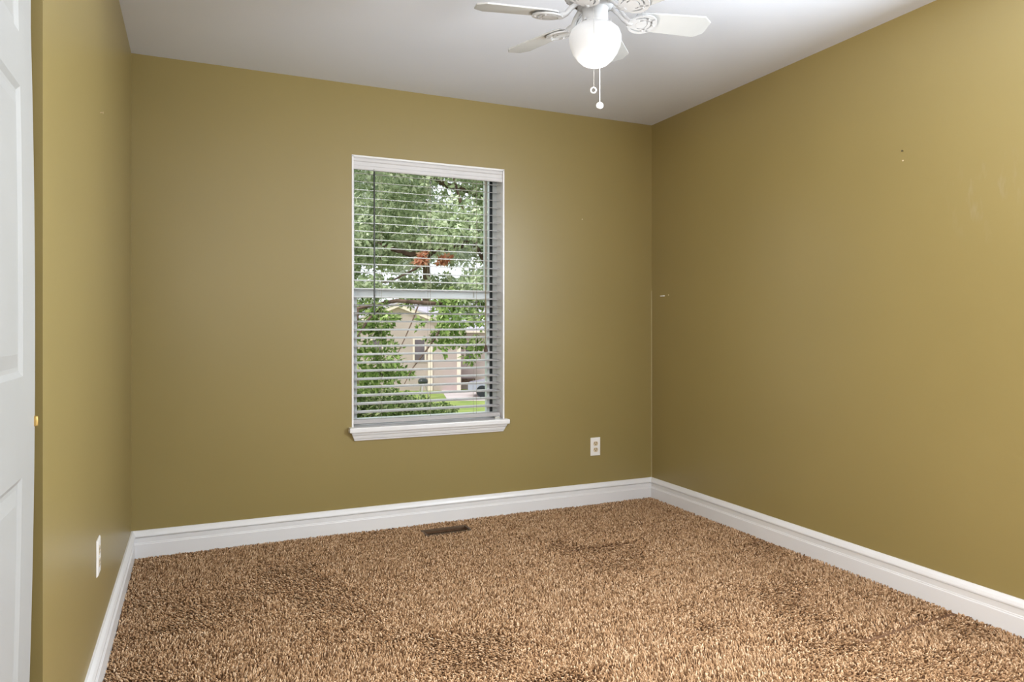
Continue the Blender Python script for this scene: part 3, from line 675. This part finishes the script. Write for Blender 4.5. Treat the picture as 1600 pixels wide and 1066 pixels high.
slab('door_surround', [(668, gy, -.06), (676, gy, -.06), (676, 536, -.06), (668, 536, -.06)], .1, 'htrim', house)
slab('planter_box', [(722, 598, .9), (742, 598, .9), (742, 592, .9), (722, 592, .9)], .3, 'bark', house)

# kettle grill / parked car in front of the house
gp = at(661, 605, 39)
gr = thing('kettle_grill', (gp.x, gp.y, GZ), 'dark domed kettle grill standing before the beige house', 'grill')
b = MB().sphere((gp.x, gp.y, GZ+.95), .28, 20, .85); build('kettle', b, M['wand'], gr, smooth=True)
for k in range(3):
    a = 2*pi*k/3; b = MB().tube([(gp.x+.15*cos(a), gp.y+.15*sin(a), GZ+.75), (gp.x+.36*cos(a), gp.y+.36*sin(a), GZ)], .03, 8); build('leg', b, M['steel'], gr)
cp = at(790, HZ, 40.5); cx_, cy_ = cp.x, cp.y
car = thing('car', (cx_, cy_, GZ+.03), 'pale silver parked car on the driveway, only its nose in view', 'car')
M['carp'] = mat('silver_car_paint', (.45, .45, .56), .25, .5, .3, fn=vary(2, (.43, .43, .54), (.47, .47, .58)))
prof = [(-2.1, .35), (-2.1, .75), (-1.2, .92), (-.6, 1.40), (.9, 1.42), (1.6, .98), (2.1, .9), (2.15, .35)]
def carpr(pr, hw, m, name, z=0):
    vs = []
    for s in (-1, 1):
        for u_, v_ in pr: vs.append((cx_+CS*u_+SN*s*hw*(1 if v_ < 1 else .85), cy_-SN*u_+CS*s*hw*(1 if v_ < 1 else .85), GZ+.03+v_))
    n = len(pr); b = MB().add(vs, [tuple(range(n)), tuple(reversed(range(n, 2*n)))]+[(i, (i+1) % n, n+(i+1) % n, n+i) for i in range(n)]); return build(name, b, M[m], car)
carpr(prof, .85, 'carp', 'car_body'); carpr([(-1.05, .95), (-.55, 1.35), (.8, 1.37), (1.35, 1.0)], .87, 'hglass', 'windows')
for u_ in (-1.3, 1.3):
    for s in (-1, 1):
        c0 = Vector((cx_+CS*u_+SN*s*.70, cy_-SN*u_+CS*s*.70, GZ+.36)); c1_ = c0+Vector((SN, CS, 0))*s*.2
        build('wheel', MB().tube([c0, c1_], .33, 20), M['dark'], car)

# the tree outside the window
tb = at(905, HZ, 8.5); tb.z = GZ
tree = thing('tree', tuple(tb), 'broad green tree close outside the window with red leaves on one branch', 'tree')
def limb(pts, r0, r1, n=9):
    k = len(pts); return MB().tube(pts, [r0+(r1-r0)*i/(k-1) for i in range(k)], n)
trunk = [tb, tb+Vector((.05, 0, 1.6)), at(880, 520, 8.4), at(850, 430, 8.2), at(800, 330, 8.0), at(770, 230, 7.8), at(760, 120, 7.6)]
build('trunk', limb(trunk, .19, .07, 12), M['bark'], tree, smooth=True)
LM = [([at(862, 470, 8.3), at(800, 462, 7.6), at(740, 470, 7.0), at(680, 475, 6.8), at(620, 470, 6.7), at(560, 482, 6.6), at(520, 505, 6.5)], .034, .012),
      ([at(850, 430, 8.2), at(790, 392, 7.8), at(735, 380, 7.5), at(680, 392, 7.3), at(640, 398, 7.2), at(585, 380, 7.1), at(530, 350, 7)], .05, .015),
      ([at(800, 330, 8), at(745, 300, 7.8), at(700, 290, 7.7), at(640, 262, 7.6), at(570, 250, 7.5)], .05, .015),
      ([at(770, 440, 7.5), at(752, 400, 7.2), at(730, 350, 7.0), at(715, 300, 6.9), at(700, 240, 6.9)], .022, .01),
      ([at(655, 473, 6.8), at(645, 500, 6.6), at(632, 530, 6.5), at(620, 555, 6.4)], .008, .004),
      ([at(700, 474, 6.9), at(692, 510, 6.8), at(668, 545, 6.7), at(645, 575, 6.6), at(632, 600, 6.5)], .012, .004),
      ([at(600, 474, 6.7), at(575, 500, 6.5), at(550, 540, 6.4)], .016, .006),
      ([at(820, 465, 7.8), at(765, 490, 7.4), at(730, 510, 7.2), at(700, 515, 7.1)], .02, .006),
      ([at(680, 392, 7.3), at(650, 420, 7.1), at(610, 440, 7.0), at(575, 445, 6.9)], .014, .005),
      ([at(560, 480, 6.6), at(552, 560, 6.5), at(560, 600, 6.4)], .012, .005)]
for pts, r0, r1 in LM: build('branch', limb(pts, r0, r1), M['bark'], tree, smooth=True)
r = random.Random(5)
canopy = []
for i in range(26): canopy.append(B(r.uniform(530, 790), r.uniform(235, 365), r.uniform(6.8, 8.4), .34, 165))
for i in range(8): canopy.append(B(r.uniform(540, 600), r.uniform(370, 450), r.uniform(6.6, 7.6), .22, 110))
for i in range(9): canopy.append(B(r.uniform(742, 800), r.uniform(365, 455), r.uniform(6.8, 7.8), .22, 120))
for p in ((640, 372), (665, 378), (690, 368), (705, 445), (680, 448), (650, 446), (625, 448), (735, 448), (610, 400)): canopy.append(B(p[0], p[1], 7.2, .15, 60))
for i in range(30): canopy.append(B(r.uniform(300, 520), r.uniform(180, 420), r.uniform(6.8, 8.8), .4, 120))
for i in range(34): canopy.append(B(r.uniform(800, 1150), r.uniform(150, 440), r.uniform(7, 9.5), .45, 120))
for i in range(14): canopy.append(B(r.uniform(520, 900), r.uniform(60, 220), r.uniform(7, 8.6), .45, 120))
leaves('foliage', canopy, 'leafpale', tree, .060, 1)
low = []
for p in ((566, 478, .16, 60), (590, 488, .14, 60), (608, 498, .12, 50), (570, 510, .12, 40), (592, 512, .10, 34), (600, 528, .13, 46), (568, 545, .13, 46), (588, 552, .12, 30), (612, 545, .10, 30),
          (700, 468, .16, 90), (725, 474, .15, 90), (748, 472, .15, 80), (692, 492, .13, 60), (706, 500, .15, 80), (735, 500, .13, 44), (752, 505, .12, 40), (700, 522, .13, 60), (682, 528, .10, 36), (720, 530, .11, 36), (742, 540, .13, 44), (732, 560, .08, 16), (694, 545, .08, 16),
          (640, 468, .10, 40), (655, 505, .05, 10), (565, 585, .14, 80), (590, 575, .14, 70), (612, 572, .11, 46), (600, 590, .14, 70), (575, 600, .14, 60), (632, 585, .08, 26)):
    low.append(B(p[0], p[1], 6.6+.5*r.random(), p[2], int(p[3]*.62)))
for i in range(12): low.append(B(r.uniform(410, 535), r.uniform(440, 600), r.uniform(6, 7.4), .25, 90))
for i in range(10): low.append(B(r.uniform(790, 950), r.uniform(440, 520), r.uniform(6.6, 8), .25, 90))
leaves('leafy_shoots', low, 'leaf', tree, .062, 2)
leaves('red_leaves', [B(658, 407, 7.0, .06, 26), B(664, 398, 7.0, .04, 14), B(690, 409, 7.05, .045, 14), B(698, 403, 7.05, .03, 8)], 'leafred', tree, .055, 3)['label'] = 'rusty red leaves on the middle branch'

# shrubs below, between the lawn and the house
for i, (px, py, z, rad, n, lab) in enumerate(((562, 640, 9.4, (.36, .36, .42), 560, 'dense shrub at the lower left corner of the window view'), (612, 640, 11.2, (.38, .38, .36), 560, 'dark shrub between the leftmost shrub and the middle one'),
        (650, 646, 13, (.40, .40, .34), 520, 'low shrub under the kettle grill'), (690, 652, 15, (.40, .40, .34), 360, 'small loose shrub before the driveway'))):
    c = at(px, py, z); s = thing('shrub', (c.x, c.y, GZ), lab, 'shrub', None)
    b = MB()
    for k in range(5):
        a = 2*pi*k/5; b.tube([(c.x, c.y, GZ), (c.x+.12*cos(a), c.y+.12*sin(a), (GZ+c.z)/2), (c.x+.28*cos(a), c.y+.28*sin(a), c.z)], [.03, .022, .008], 6)
    build('stem', b, M['bark'], s)
    leaves('foliage', [(tuple(c), rad, n), ((c.x, c.y, (c.z+GZ)/2), (rad[0]*1.1, rad[1]*1.1, (c.z-GZ)/2), 350)], 'leafdark', s, .085, 20+i)
# paler trees further off, filling the view above the house
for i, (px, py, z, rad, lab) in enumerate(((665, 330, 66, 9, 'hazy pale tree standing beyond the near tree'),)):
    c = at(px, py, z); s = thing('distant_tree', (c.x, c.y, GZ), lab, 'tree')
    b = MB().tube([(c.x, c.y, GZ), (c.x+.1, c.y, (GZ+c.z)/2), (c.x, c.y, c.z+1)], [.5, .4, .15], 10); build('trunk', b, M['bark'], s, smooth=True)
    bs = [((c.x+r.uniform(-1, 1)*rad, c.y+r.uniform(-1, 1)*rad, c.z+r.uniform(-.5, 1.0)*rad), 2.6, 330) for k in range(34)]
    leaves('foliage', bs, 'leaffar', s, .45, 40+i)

# the bulb of the fan light throws a little light down and out
lamp('fan_bulb_light', 'POINT', (FX, FY, E+.80), 4.5, (1, .96, .9), radius=.06)
